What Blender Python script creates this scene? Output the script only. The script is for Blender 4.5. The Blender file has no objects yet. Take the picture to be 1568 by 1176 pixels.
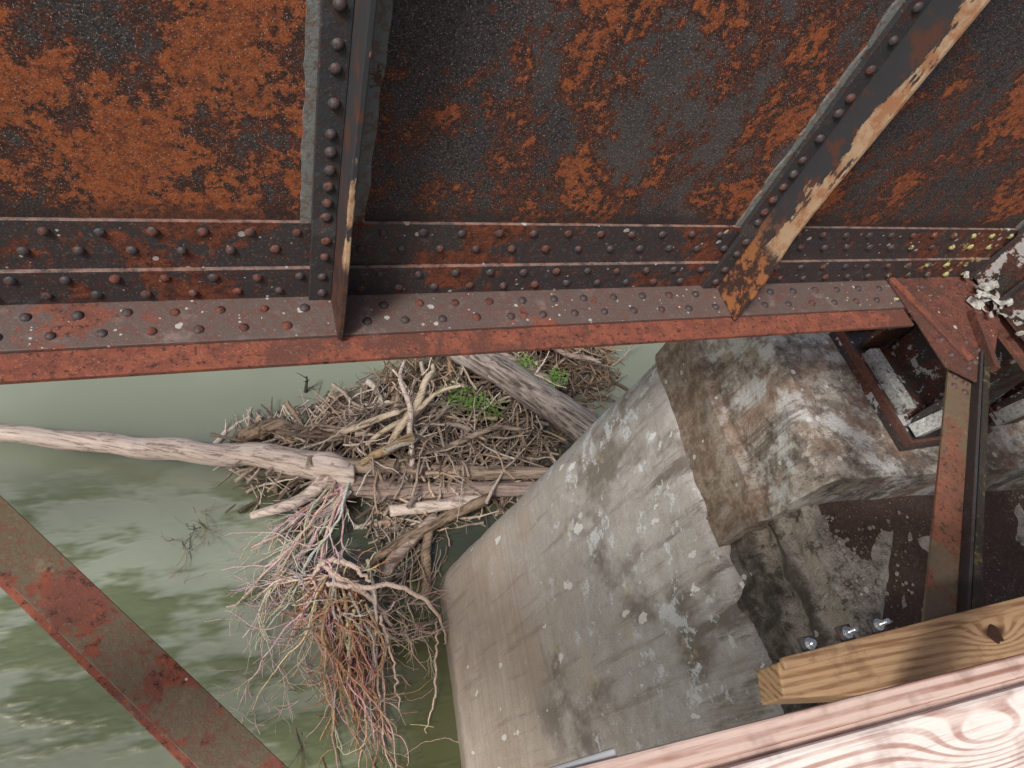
import bpy, bmesh, math, random
from mathutils import Vector, Matrix, noise
random.seed(7)
H=9.0; S=0.0019
def U(z): return H-z*S
scene=bpy.context.scene
scene.view_settings.view_transform='Standard'
scene.view_settings.look='None'
scene.view_settings.exposure=0

# ------------------------------------------------------------------ node helper
class NT:
    def __init__(s,name):
        s.mat=bpy.data.materials.new(name); s.mat.use_nodes=True
        s.nt=s.mat.node_tree; s.b=s.nt.nodes['Principled BSDF']
        s.co=s.nt.nodes.new('ShaderNodeTexCoord').outputs['Object']
    def L(s,a,b): s.nt.links.new(a,b)
    def inp(s,sock,v):
        if isinstance(v,bpy.types.NodeSocket): s.L(v,sock)
        else:
            if isinstance(v,tuple) and len(v)==3 and sock.type=='RGBA': v=(*v,1)
            sock.default_value=v
    def map(s,scale=(1,1,1),loc=(0,0,0),rot=(0,0,0),vec=None):
        n=s.nt.nodes.new('ShaderNodeMapping'); s.L(vec or s.co,n.inputs[0])
        n.inputs['Scale'].default_value=scale; n.inputs['Location'].default_value=loc; n.inputs['Rotation'].default_value=rot
        return n.outputs[0]
    def noise(s,scale,detail=5,rough=.6,vec=None,dist=0.0,col=False):
        n=s.nt.nodes.new('ShaderNodeTexNoise'); s.L(vec or s.co,n.inputs['Vector'])
        n.inputs['Scale'].default_value=scale; n.inputs['Detail'].default_value=min(detail,5)
        n.inputs['Roughness'].default_value=rough; n.inputs['Distortion'].default_value=dist
        return n.outputs['Color' if col else 'Fac']
    def vor(s,scale,vec=None,feature='F1',rand=1.0):
        n=s.nt.nodes.new('ShaderNodeTexVoronoi'); s.L(vec or s.co,n.inputs['Vector'])
        n.feature=feature; n.inputs['Scale'].default_value=scale; n.inputs['Randomness'].default_value=rand
        return n
    def step(s,fac,a,b):
        n=s.nt.nodes.new('ShaderNodeMapRange'); n.interpolation_type='SMOOTHSTEP'
        s.inp(n.inputs[0],fac)
        if a<=b: n.inputs[1].default_value=a; n.inputs[2].default_value=b
        else:
            n.inputs[1].default_value=b; n.inputs[2].default_value=a; n.inputs[3].default_value=1; n.inputs[4].default_value=0
        return n.outputs[0]
    def m(s,op,a,b=0.0,c=None):
        n=s.nt.nodes.new('ShaderNodeMath'); n.operation=op; s.inp(n.inputs[0],a); s.inp(n.inputs[1],b)
        if c is not None: s.inp(n.inputs[2],c)
        return n.outputs[0]
    def mix(s,f,a,b,blend='MIX'):
        n=s.nt.nodes.new('ShaderNodeMix'); n.data_type='RGBA'; n.blend_type=blend
        s.inp(n.inputs[0],f); s.inp(n.inputs[6],a); s.inp(n.inputs[7],b); return n.outputs[2]
    def xyz(s,i,vec=None):
        n=s.nt.nodes.new('ShaderNodeSeparateXYZ'); s.L(vec or s.co,n.inputs[0]); return n.outputs[i]
    def nz(s):
        g=s.nt.nodes.new('ShaderNodeNewGeometry'); return s.xyz(2,g.outputs['True Normal'])
    def warp(s,scale,amt,vec=None):
        c=s.noise(scale,2,.6,vec=vec,col=True)
        n=s.nt.nodes.new('ShaderNodeVectorMath'); n.operation='MULTIPLY_ADD'
        s.L(c,n.inputs[0]); n.inputs[1].default_value=(amt,)*3; s.L(vec or s.co,n.inputs[2]); return n.outputs[0]
    def bump(s,h,strength=.5,dist=.01,prev=None):
        n=s.nt.nodes.new('ShaderNodeBump'); n.inputs['Strength'].default_value=strength; n.inputs['Distance'].default_value=dist
        s.L(h,n.inputs['Height'])
        if prev: s.L(prev,n.inputs['Normal'])
        return n.outputs[0]
    def out(s,col,rough=.8,normal=None,spec=.3,metal=0.0):
        s.inp(s.b.inputs['Base Color'],col); s.inp(s.b.inputs['Roughness'],rough)
        s.b.inputs['Specular IOR Level'].default_value=spec; s.inp(s.b.inputs['Metallic'],metal)
        if normal: s.L(normal,s.b.inputs['Normal'])
        return s.mat
    def drops(s,scale,thr,size,vec):
        v=s.vor(scale,vec)
        r=s.xyz(0,v.outputs['Color']); r2=s.xyz(1,v.outputs['Color'])
        on=s.m('GREATER_THAN',r,thr)
        lim=s.m('MULTIPLY',r2,size)
        d=s.m('LESS_THAN',v.outputs['Distance'],lim)
        return s.m('MULTIPLY',on,d)

def steel(name,paint,rust,rust2,bias,sc=3.0,dark=(.03,.02,.018),droppings=0.0,lichen=0.0,flake=1.0,white=0.0,dust=0.0):
    t=NT(name)
    n1=t.noise(sc,5,.75)
    big=t.noise(sc*.35,2,.5,vec=t.map(loc=(3,7,1)))
    n1=t.m('ADD',t.m('ADD',n1,bias),t.m('MULTIPLY',t.m('SUBTRACT',big,.5),.5))
    f=t.step(n1,.485,.53)
    fine=t.noise(55,4,.75)
    mid=t.noise(sc*4,5,.7,vec=t.map(loc=(5,2,9)))
    rc=t.mix(t.step(mid,.38,.62),rust2,rust)
    rc=t.mix(t.step(fine,.5,.7),rc,dark)
    pc=t.mix(t.step(fine,.52,.40),paint,t.mix(.6,paint,rust2))
    pc=t.mix(t.m('MULTIPLY',t.step(mid,.55,.72),.5),pc,tuple(min(1,c*2.2+.02) for c in paint))
    col=t.mix(f,pc,rc)
    g=t.step(t.noise(170,1,.6),.64,.72)
    col=t.mix(t.m('MULTIPLY',g,.35*flake),col,(.42,.30,.22))
    if dust>0:
        col=t.mix(t.m('MULTIPLY',t.step(t.nz(),.3,.8),t.m('MULTIPLY',t.step(mid,.3,.6),dust)),col,(.30,.20,.17))
    if lichen>0:
        lf=t.step(t.m('ADD',t.noise(26,4,.7),t.step(t.xyz(0),1.1,2.9)),1.66-lichen,1.72-lichen)
        col=t.mix(lf,col,(.40,.39,.17))
    if droppings>0:
        d=t.drops(28,1-droppings,.30,t.warp(30,.02))
        d2=t.drops(75,1-droppings*.8,.34,t.co)
        col=t.mix(t.m('MULTIPLY',t.m('MAXIMUM',d,d2),.75),col,(.55,.55,.53))
    if white>0:
        wf=t.step(t.noise(7,5,.7,vec=t.map(loc=(2,8,2))),.60-white,.63-white)
        col=t.mix(wf,col,t.mix(fine,(.30,.30,.30),(.62,.62,.64)))
    return t.out(col,t.mix(f,(.5,.5,.5),(.85,.85,.85)),t.bump(t.m('ADD',t.m('MULTIPLY',fine,.5),mid),.55,.006),spec=.35)

def web_mat():
    t=NT('rusted_web_steel')
    x=t.xyz(0)
    slope=t.m('ADD',t.m('MULTIPLY',t.step(x,-.2,1.5),-.125),t.m('MULTIPLY',t.step(x,1.55,1.95),.09))
    z=t.xyz(2)
    big=t.noise(2.0,3,.55,vec=t.map(loc=(2.3,0,1.2)))
    n=t.noise(7,5,.74,vec=t.map(scale=(1,1,.8)))
    a=t.m('ADD',t.m('ADD',n,t.m('MULTIPLY',t.m('SUBTRACT',big,.5),.75)),slope)
    a=t.m('ADD',a,t.m('MULTIPLY',t.step(z,7.98,7.76),.035))
    fine=t.noise(105,3,.78)
    mid=t.noise(36,5,.78,vec=t.map(loc=(5,2,9)))
    char=t.mix(t.step(fine,.42,.6),(.028,.026,.027),(.072,.069,.074))
    char=t.mix(t.step(big,.42,.60),char,t.mix(.35,char,(.14,.13,.13)))
    brown=t.mix(t.step(mid,.4,.6),(.045,.023,.019),(.12,.040,.026))
    orange=t.mix(t.step(mid,.36,.60),(.16,.048,.025),(.34,.098,.034))
    c=t.mix(t.step(t.m('ADD',a,t.m('MULTIPLY',t.m('SUBTRACT',mid,.5),.38)),.385,.435),char,brown)
    c=t.mix(t.step(t.m('ADD',a,t.m('MULTIPLY',t.m('SUBTRACT',mid,.5),.50)),.495,.54),c,orange)
    c=t.mix(t.step(fine,.53,.64),c,t.mix(.68,c,(.028,.022,.022)))
    g=t.step(t.noise(210,1,.6,vec=t.map(loc=(1,1,1))),.60,.68)
    c=t.mix(t.m('MULTIPLY',g,.45),c,(.36,.25,.19))
    w=t.step(t.noise(260,0,.5,vec=t.map(loc=(7,7,1))),.74,.78)
    c=t.mix(t.m('MULTIPLY',w,.6),c,(.55,.53,.5))
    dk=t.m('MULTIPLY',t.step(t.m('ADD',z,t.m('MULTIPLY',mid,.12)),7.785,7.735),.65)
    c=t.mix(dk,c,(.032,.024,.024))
    return t.out(c,.72,t.bump(t.m('ADD',t.m('MULTIPLY',fine,.5),mid),.65,.005),spec=.35)
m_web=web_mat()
m_side=steel('rusted_plate_steel',(.046,.048,.054),(.21,.063,.032),(.09,.034,.025),-.055,sc=6,droppings=.09,lichen=.07,dust=.8)
m_flange=steel('flange_steel',(.125,.098,.092),(.22,.08,.055),(.15,.062,.05),-.08,sc=3.2,droppings=.14)
m_cover=steel('cover_plate_steel',(.13,.058,.046),(.26,.085,.054),(.17,.058,.042),.06,sc=5)
m_rivet=steel('rivet_steel',(.055,.052,.058),(.18,.065,.045),(.10,.042,.035),-.04,sc=9,lichen=.22,flake=.5)
m_rivet2=steel('gusset_rivet_steel',(.08,.06,.06),(.2,.07,.045),(.14,.05,.04),-.02,sc=9,flake=.5)
m_stiff=steel('stiffener_steel',(.045,.05,.058),(.15,.055,.035),(.08,.033,.025),-.13,sc=5)
m_filler=steel('filler_steel',(.19,.21,.21),(.10,.10,.10),(.16,.07,.04),-.08,sc=8)
m_brace=steel('brace_steel',(.115,.095,.06),(.21,.064,.04),(.145,.055,.04),.02,sc=2.4,droppings=.015,flake=.4,white=-.04)
m_brace2=steel('brace_steel_green',(.15,.122,.083),(.22,.09,.058),(.16,.075,.05),-.01,sc=3.2,flake=.4)
m_mossy=steel('mossy_edge_steel',(.03,.03,.028),(.16,.16,.07),(.07,.05,.03),-.06,sc=9,flake=.4)
m_bear=steel('bearing_steel',(.04,.038,.038),(.13,.05,.035),(.07,.035,.028),-.02,sc=6,droppings=.1,white=.03)
m_rim=steel('bearing_rim_steel',(.10,.05,.04),(.17,.065,.045),(.11,.045,.035),.03,sc=6)
m_pale=steel('peeling_white_paint',(.42,.43,.42),(.16,.12,.09),(.1,.07,.05),-.08,sc=10,flake=.2)
m_gus=steel('gusset_steel',(.095,.05,.042),(.17,.062,.045),(.12,.046,.035),.03,sc=6,droppings=.05)

def stiff_leg_mat():
    t=NT('peeling_leg_paint')
    y=t.xyz(1); x=t.xyz(0)
    n=t.noise(14,5,.7,vec=t.map(scale=(1,1,.35)))
    zz=t.step(t.xyz(2),7.55,7.85)
    e=t.m('ADD',t.m('MULTIPLY',t.m('SUBTRACT',1.290,y),7.0),t.m('MULTIPLY',t.m('SUBTRACT',n,.5),1.8))
    e=t.m('SUBTRACT',e,t.m('MULTIPLY',t.step(x,1.2,.6),.42))
    f=t.m('MULTIPLY',t.step(e,.05,.12),t.step(t.m('ADD',zz,t.m('MULTIPLY',n,.6)),.55,.75))
    tan=t.mix(t.step(t.noise(20,5,.7),.42,.62),(.46,.33,.22),(.36,.18,.10))
    tan=t.mix(t.step(t.noise(35,4,.7,vec=t.map(scale=(1,1,.3),loc=(4,4,4))),.58,.64),tan,(.05,.04,.04))
    base=t.mix(t.step(t.noise(9,5,.75),.52,.62),(.045,.048,.055),(.10,.05,.038))
    low=t.mix(t.m('MULTIPLY',t.step(t.noise(16,5,.75),.46,.56),t.m('ADD',.15,t.m('MULTIPLY',t.step(x,.6,1.2),.85))),(.06,.035,.03),(.36,.15,.065))
    base=t.mix(t.m('SUBTRACT',1.0,zz),base,low)
    return t.out(t.mix(f,base,tan),.7,t.bump(n,.5,.004),spec=.3)
m_leg=stiff_leg_mat()

def concrete_shaft():
    t=NT('pier_concrete')
    z=t.xyz(2)
    n=t.noise(1.1,4,.62,vec=t.warp(1.3,.5)); n2=t.noise(7,5,.72); fine=t.noise(60,3,.75)
    base=t.mix(t.step(n,.35,.68),(.41,.345,.285),(.52,.465,.405))
    band=t.noise(1.0,4,.6,vec=t.map(scale=(.35,.35,17)))
    base=t.mix(t.m('MULTIPLY',t.step(band,.42,.68),.38),base,(.32,.26,.21))
    zn=t.m('ADD',z,t.m('MULTIPLY',t.m('SUBTRACT',n,.5),3.0))
    up=t.m('MULTIPLY',t.step(zn,1.8,4.2),.85)
    cool=t.mix(t.step(n2,.30,.70),(.38,.36,.335),(.50,.49,.48))
    base=t.mix(up,base,cool)
    st=t.noise(.8,5,.66,vec=t.map(scale=(1,1.0,.8),loc=(2.2,.3,4)))
    sm=t.m('MULTIPLY',t.step(st,.49,.60),t.step(zn,1.9,3.2))
    base=t.mix(t.m('MULTIPLY',sm,.76),base,(.135,.11,.088))
    ds=t.noise(1.0,5,.7,vec=t.map(scale=(3,5,.6)))
    sm2=t.m('MULTIPLY',t.step(ds,.50,.64),t.step(z,4.0,5.3))
    base=t.mix(t.m('MULTIPLY',sm2,.78),base,(.12,.095,.075))
    run=t.noise(1.0,4,.7,vec=t.map(scale=(4,9,.3),loc=(3,3,3)))
    base=t.mix(t.m('MULTIPLY',t.step(run,.54,.68),.45),base,(.22,.18,.145))
    wf=t.m('MULTIPLY',t.step(t.noise(3.6,5,.78,vec=t.map(loc=(1,5,2))),.56,.61),t.step(zn,2.4,3.7))
    base=t.mix(t.m('MULTIPLY',wf,.8),base,(.64,.67,.70))
    yl=t.m('MULTIPLY',t.step(t.noise(3,4,.7,vec=t.map(loc=(8,1,2))),.62,.70),.5)
    base=t.mix(yl,base,(.50,.42,.27))
    base=t.mix(t.m('MULTIPLY',t.step(fine,.48,.75),.35),base,(.15,.125,.10))
    base=t.mix(t.m('MULTIPLY',t.step(n2,.60,.72),.3),base,(.60,.57,.52))
    wl=t.step(t.m('ADD',z,t.m('MULTIPLY',n2,.25)),.38,.18)
    base=t.mix(wl,base,(.24,.21,.165))
    dv=t.map(scale=(1,1,.6),vec=t.warp(12,.12))
    d=t.drops(3.4,.48,.19,dv); d2=t.drops(9,.84,.28,t.map(scale=(1,1,.4),vec=t.warp(20,.05)))
    dd=t.m('MAXIMUM',d,d2)
    base=t.mix(t.m('MULTIPLY',dd,t.m('ADD',.35,t.m('MULTIPLY',fine,.9))),base,(.76,.76,.74))
    nm=t.bump(t.m('ADD',n2,t.m('ADD',t.m('MULTIPLY',fine,.45),t.m('MULTIPLY',band,.35))),.7,.022)
    return t.out(base,.9,nm,spec=.2)
m_shaft=concrete_shaft()

def concrete_cap(name,rusty=0.0,rough=1.0):
    t=NT(name)
    z=t.xyz(2)
    n=t.noise(2.2,4,.7,vec=t.warp(3,.2)); n2=t.noise(11,5,.78); fine=t.noise(70,3,.8)
    base=t.mix(t.step(n,.38,.62),(.17,.145,.125),(.38,.34,.29))
    base=t.mix(t.step(n2,.50,.62),base,(.48,.44,.385))
    base=t.mix(t.m('MULTIPLY',t.step(n2,.47,.38),.8),base,(.075,.065,.058))
    if rusty:
        r=t.noise(1.0,5,.65,vec=t.map(scale=(4,5,.8),loc=(0,2,0)))
        base=t.mix(t.m('MULTIPLY',t.step(r,.46,.62),rusty),base,(.25,.145,.10))
        wp=t.step(t.noise(3.0,5,.65,vec=t.map(loc=(7,0,3))),.52,.62)
        base=t.mix(t.m('MULTIPLY',wp,.8),base,(.58,.58,.57))
        dr=t.noise(1.0,4,.7,vec=t.map(scale=(7,12,.7),loc=(3,1,0)))
        base=t.mix(t.m('MULTIPLY',t.step(dr,.52,.62),.6),base,(.10,.08,.065))
        lo=t.m('MULTIPLY',t.step(t.m('ADD',z,t.m('MULTIPLY',n,.15)),5.93,5.87),.75)
        base=t.mix(lo,base,t.mix(t.step(n2,.4,.6),(.17,.12,.085),(.29,.225,.17)))
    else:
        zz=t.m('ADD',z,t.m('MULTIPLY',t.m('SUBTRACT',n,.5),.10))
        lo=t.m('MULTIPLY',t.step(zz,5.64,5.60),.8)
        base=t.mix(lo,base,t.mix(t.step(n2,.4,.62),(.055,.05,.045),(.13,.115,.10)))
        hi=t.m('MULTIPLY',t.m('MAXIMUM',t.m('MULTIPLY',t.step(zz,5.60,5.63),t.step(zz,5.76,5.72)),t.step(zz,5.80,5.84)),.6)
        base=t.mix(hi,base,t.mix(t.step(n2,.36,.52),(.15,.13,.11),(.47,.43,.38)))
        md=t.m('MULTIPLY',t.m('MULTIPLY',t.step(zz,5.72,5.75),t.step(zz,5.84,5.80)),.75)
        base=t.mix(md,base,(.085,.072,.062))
    base=t.mix(t.m('MULTIPLY',t.step(fine,.52,.7),.5),base,(.08,.07,.06))
    d=t.drops(16,.84,.3,t.co)
    base=t.mix(t.m('MULTIPLY',d,.7),base,(.68,.68,.66))
    return t.out(base,.92,t.bump(t.m('ADD',n2,t.m('MULTIPLY',fine,.5)),.95*rough,.035),spec=.2)
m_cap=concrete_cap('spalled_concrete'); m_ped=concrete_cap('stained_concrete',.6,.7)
def dirt():
    t=NT('silt_and_rust_dust')
    n=t.noise(3,4,.7); f=t.noise(45,3,.8)
    c=t.mix(n,(.05,.034,.03),(.10,.068,.055))
    c=t.mix(t.m('MULTIPLY',t.step(f,.5,.65),.6),c,(.15,.11,.09))
    gate=t.step(t.noise(1.6,3,.6,vec=t.map(loc=(1,3,3))),.44,.6)
    d=t.m('MAXIMUM',t.drops(40,.6,.30,t.warp(30,.03)),t.drops(70,.7,.34,t.co))
    c=t.mix(t.m('MULTIPLY',t.m('MULTIPLY',d,gate),.6),c,(.42,.38,.34))
    return t.out(c,.95,t.bump(t.m('ADD',n,f),.8,.02),spec=.15)
m_dirt=dirt()

def water():
    t=NT('river_water')
    x=t.xyz(0); y=t.xyz(1)
    n=t.noise(.35,3,.55,vec=t.warp(.5,.8)); 
    c=t.mix(t.step(n,.35,.65),(.215,.243,.185),(.25,.28,.215))
    g=t.noise(.8,4,.62,vec=t.map(scale=(.6,1.7,1),rot=(0,0,.3),loc=(.4,.3,0)))
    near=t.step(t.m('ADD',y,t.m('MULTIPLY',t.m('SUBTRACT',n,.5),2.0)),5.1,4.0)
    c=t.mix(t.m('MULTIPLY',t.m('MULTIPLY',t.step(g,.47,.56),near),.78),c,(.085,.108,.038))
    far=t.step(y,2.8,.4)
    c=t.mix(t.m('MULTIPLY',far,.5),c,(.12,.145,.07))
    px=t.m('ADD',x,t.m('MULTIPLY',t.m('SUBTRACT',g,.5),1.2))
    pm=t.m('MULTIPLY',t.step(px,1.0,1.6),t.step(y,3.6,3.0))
    c=t.mix(t.m('MULTIPLY',pm,.88),c,(.055,.06,.022))  # pier's shade and reflection painted into the water colour as dark olive
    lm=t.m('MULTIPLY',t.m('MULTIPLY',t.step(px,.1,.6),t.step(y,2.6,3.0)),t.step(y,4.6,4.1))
    c=t.mix(t.m('MULTIPLY',lm,.8),c,(.05,.058,.042))  # shade along the log pile's foot, also put into the base colour
    w1=t.noise(1.5,2,.5,vec=t.map(scale=(1,1.9,1),rot=(0,0,-.35),vec=t.warp(.9,.5)))
    w2=t.noise(5,2,.5,vec=t.map(scale=(1,1.7,1),rot=(0,0,.5)))
    amp=t.m('ADD',.05,t.m('MULTIPLY',near,t.m('ADD',.18,t.m('MULTIPLY',t.step(g,.44,.6),.42))))
    h=t.m('MULTIPLY',t.m('ADD',w1,t.m('MULTIPLY',w2,.2)),amp)
    fo=t.drops(9,.95,.07,t.co)
    c=t.mix(t.m('MULTIPLY',fo,.5),c,(.6,.6,.55))
    return t.out(c,.09,t.bump(h,.6,.12),spec=.5)
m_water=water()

def vcol(name,rough=.85,bark=1.0):
    t=NT(name)
    a=t.nt.nodes.new('ShaderNodeAttribute'); a.attribute_name='Col'
    n=t.noise(40,3,.7); n2=t.noise(9,3,.7)
    c=t.mix(t.step(n,.45,.7),a.outputs['Color'],t.mix(.55,a.outputs['Color'],(.03,.025,.02)))
    c=t.mix(t.m('MULTIPLY',t.step(n2,.5,.75),.35),c,t.mix(.5,a.outputs['Color'],(.6,.55,.5)))
    return t.out(c,rough,t.bump(n,.5*bark,.01),spec=.2)
m_stick=vcol('dead_wood')
def logmat(name,c1,c2,ang,bark=.5):
    t=NT(name)
    v=t.map(scale=(1,1,1),rot=(0,0,-ang)); v=t.map(scale=(1.2,14,14),vec=v)
    n=t.noise(1.6,5,.7,vec=v,dist=.6); n2=t.noise(3,4,.65)
    c=t.mix(t.step(n,.35,.62),c1,c2)
    c=t.mix(t.m('MULTIPLY',t.step(n,.53,.58),.6),c,tuple(q*.3 for q in c2))
    c=t.mix(t.m('MULTIPLY',t.step(n2,.5,.7),.45),c,tuple(min(1,q*1.25) for q in c1))
    return t.out(c,.8,t.bump(n,bark,.04),spec=.25)

def wood(name,light,dark,kx,ky,freq,ang=0.0,contrast=.8,xs_=.42,core=1.0,rad=.055,lo=-.5,hi=.9,wavy=9.0,knot=True,ws=(1.6,16,16)):
    t=NT(name)
    v=t.map(loc=(-kx,-ky,0)); v=t.map(rot=(0,0,-ang),vec=v)
    x=t.xyz(0,v); y=t.xyz(1,v); z=t.xyz(2,v)
    lin=t.m('ADD',t.m('ADD',y,t.m('MULTIPLY',z,.8)),.03)
    if knot:
        xs=t.m('MULTIPLY',x,xs_)
        d=t.m('SQRT',t.m('ADD',t.m('MULTIPLY',xs,xs),t.m('MULTIPLY',y,y)))
        push=t.m('MULTIPLY',t.m('EXPONENT',t.m('MULTIPLY',t.m('MULTIPLY',d,d),-1.0/(rad*rad*.35))),rad*.9)
        lin=t.m('ADD',lin,push)
    wv=t.noise(1,3,.5,vec=t.map(scale=ws,vec=v))
    s1=t.m('SINE',t.m('ADD',t.m('MULTIPLY',lin,freq),t.m('MULTIPLY',wv,wavy)))
    f=t.step(s1,lo,hi)
    gr=t.noise(1,4,.7,vec=t.map(scale=(10,260,260),vec=v))
    wear=t.noise(1,4,.65,vec=t.map(scale=(7,50,50),vec=v))
    f=t.m('MULTIPLY',f,t.m('ADD',.35,t.m('MULTIPLY',t.step(wear,.38,.62),.65)))
    c=t.mix(t.m('MULTIPLY',f,contrast),light,dark)
    c=t.mix(t.m('MULTIPLY',t.step(gr,.5,.68),.35),c,dark)
    if knot and core: c=t.mix(t.m('MULTIPLY',t.step(d,.022,.010),core),c,tuple(q*.35 for q in dark))
    c=t.mix(t.m('MULTIPLY',t.step(t.noise(9,4,.7),.54,.66),.35),c,tuple(q*.5 for q in dark))
    return t.out(c,.6,t.bump(t.m('ADD',gr,t.m('MULTIPLY',f,.5)),.35,.002),spec=.35)
m_timber=wood('treated_timber',(.42,.28,.16),(.20,.10,.05),1.728,.002,330,ang=-.07,contrast=.85,rad=.06)
m_rail=wood('weathered_stained_cedar',(.84,.76,.71),(.36,.15,.105),.66,-.085,760,ang=-.045,contrast=.75,lo=-.1,hi=.9,wavy=24.0,xs_=.28,core=0,rad=.042,ws=(1.5,8,8))
m_rail2=wood('weathered_rail_edge',(.60,.46,.40),(.25,.10,.07),9,9,560,ang=-.045,contrast=.8,knot=False)
m_deck=wood('deck_board_wood',(.34,.27,.20),(.2,.14,.1),9,9,120,knot=False)
def simple(name,c,rough=.5,metal=0.0,var=.3):
    t=NT(name); n=t.noise(20,3,.6)
    return t.out(t.mix(n,tuple(q*(1-var) for q in c),tuple(min(1,q*(1+var)) for q in c)),rough,t.bump(n,.15,.003),metal=metal)
m_zinc=simple('galvanised_steel',(.62,.63,.64),.28,.9)
m_dull=simple('dull_galvanised_steel',(.42,.43,.44),.6,.3)
m_hole=simple('knot_hole',(.045,.02,.012),.9)
m_leaf=simple('weed_leaves',(.13,.25,.045),.6)
m_litter=NT('debris_litter')
_n=m_litter.noise(18,4,.8); m_litter=m_litter.out(m_litter.mix(_n,(.022,.017,.012),(.075,.058,.043)),.95,m_litter.bump(_n,1.0,.05))
m_bank=simple('bank_soil',(.12,.12,.06),.95)

# ------------------------------------------------------------------ mesh helpers
def empty(name,loc=(0,0,0)):
    e=bpy.data.objects.new(name,None); scene.collection.objects.link(e); e.empty_display_size=.2; return e
def mkobj(name,verts,faces,mat,parent=None,smooth=False,bevel=0,cols=None):
    me=bpy.data.meshes.new(name); me.from_pydata(verts,[],faces); me.update()
    if cols:
        a=me.color_attributes.new('Col','FLOAT_COLOR','POINT')
        a.data.foreach_set('color',[q for c in cols for q in (*c,1)])
    me.materials.append(mat)
    if smooth: me.polygons.foreach_set('use_smooth',[True]*len(me.polygons))
    o=bpy.data.objects.new(name,me); scene.collection.objects.link(o)
    bm=bmesh.new(); bm.from_mesh(me); bmesh.ops.recalc_face_normals(bm,faces=bm.faces); bm.to_mesh(me); bm.free()
    if bevel:
        b=o.modifiers.new('bevel','BEVEL'); b.width=bevel; b.segments=2; b.limit_method='ANGLE'
    if parent: o.parent=parent
    return o
def box(x0,x1,y0,y1,z0,z1):
    v=[(x0,y0,z0),(x1,y0,z0),(x1,y1,z0),(x0,y1,z0),(x0,y0,z1),(x1,y0,z1),(x1,y1,z1),(x0,y1,z1)]
    f=[(0,3,2,1),(4,5,6,7),(0,1,5,4),(1,2,6,5),(2,3,7,6),(3,0,4,7)]
    return v,f
def prism(poly,axis,a,b):
    n=len(poly); v=[]
    for t in (a,b):
        for p in poly:
            if axis=='x': v.append((t,p[0],p[1]))
            elif axis=='y': v.append((p[0],t,p[1]))
            else: v.append((p[0],p[1],t))
    f=[tuple(range(n)),tuple(range(2*n-1,n-1,-1))]
    for i in range(n): j=(i+1)%n; f.append((i,j,n+j,n+i))
    return v,f
def merge(parts):
    V=[];F=[]
    for v,f in parts:
        o=len(V); V+=v; F+=[tuple(i+o for i in q) for q in f]
    return V,F
def dome(c,axis,r,hgt,seg=10):
    ax=Vector(axis).normalized(); t=ax.orthogonal().normalized(); b=ax.cross(t)
    c=Vector(c); V=[];F=[]
    r*=random.uniform(.9,1.07); hgt*=random.uniform(.8,1.1)
    jit=t*random.uniform(-.002,.002)+b*random.uniform(-.002,.002)
    for rr,hh in [(1.0,0),(0.93,.38),(.72,.72),(.4,.93)]:
        for i in range(seg):
            a=2*math.pi*i/seg
            V.append(tuple(c+jit+t*(math.cos(a)*r*rr)+b*(math.sin(a)*r*rr)+ax*(hgt*hh-.001)))
    V.append(tuple(c+jit+ax*hgt))
    for k in range(3):
        for i in range(seg):
            j=(i+1)%seg; F.append((k*seg+i,k*seg+j,(k+1)*seg+j,(k+1)*seg+i))
    for i in range(seg): F.append((3*seg+i,3*seg+(i+1)%seg,4*seg))
    return V,F

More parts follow.
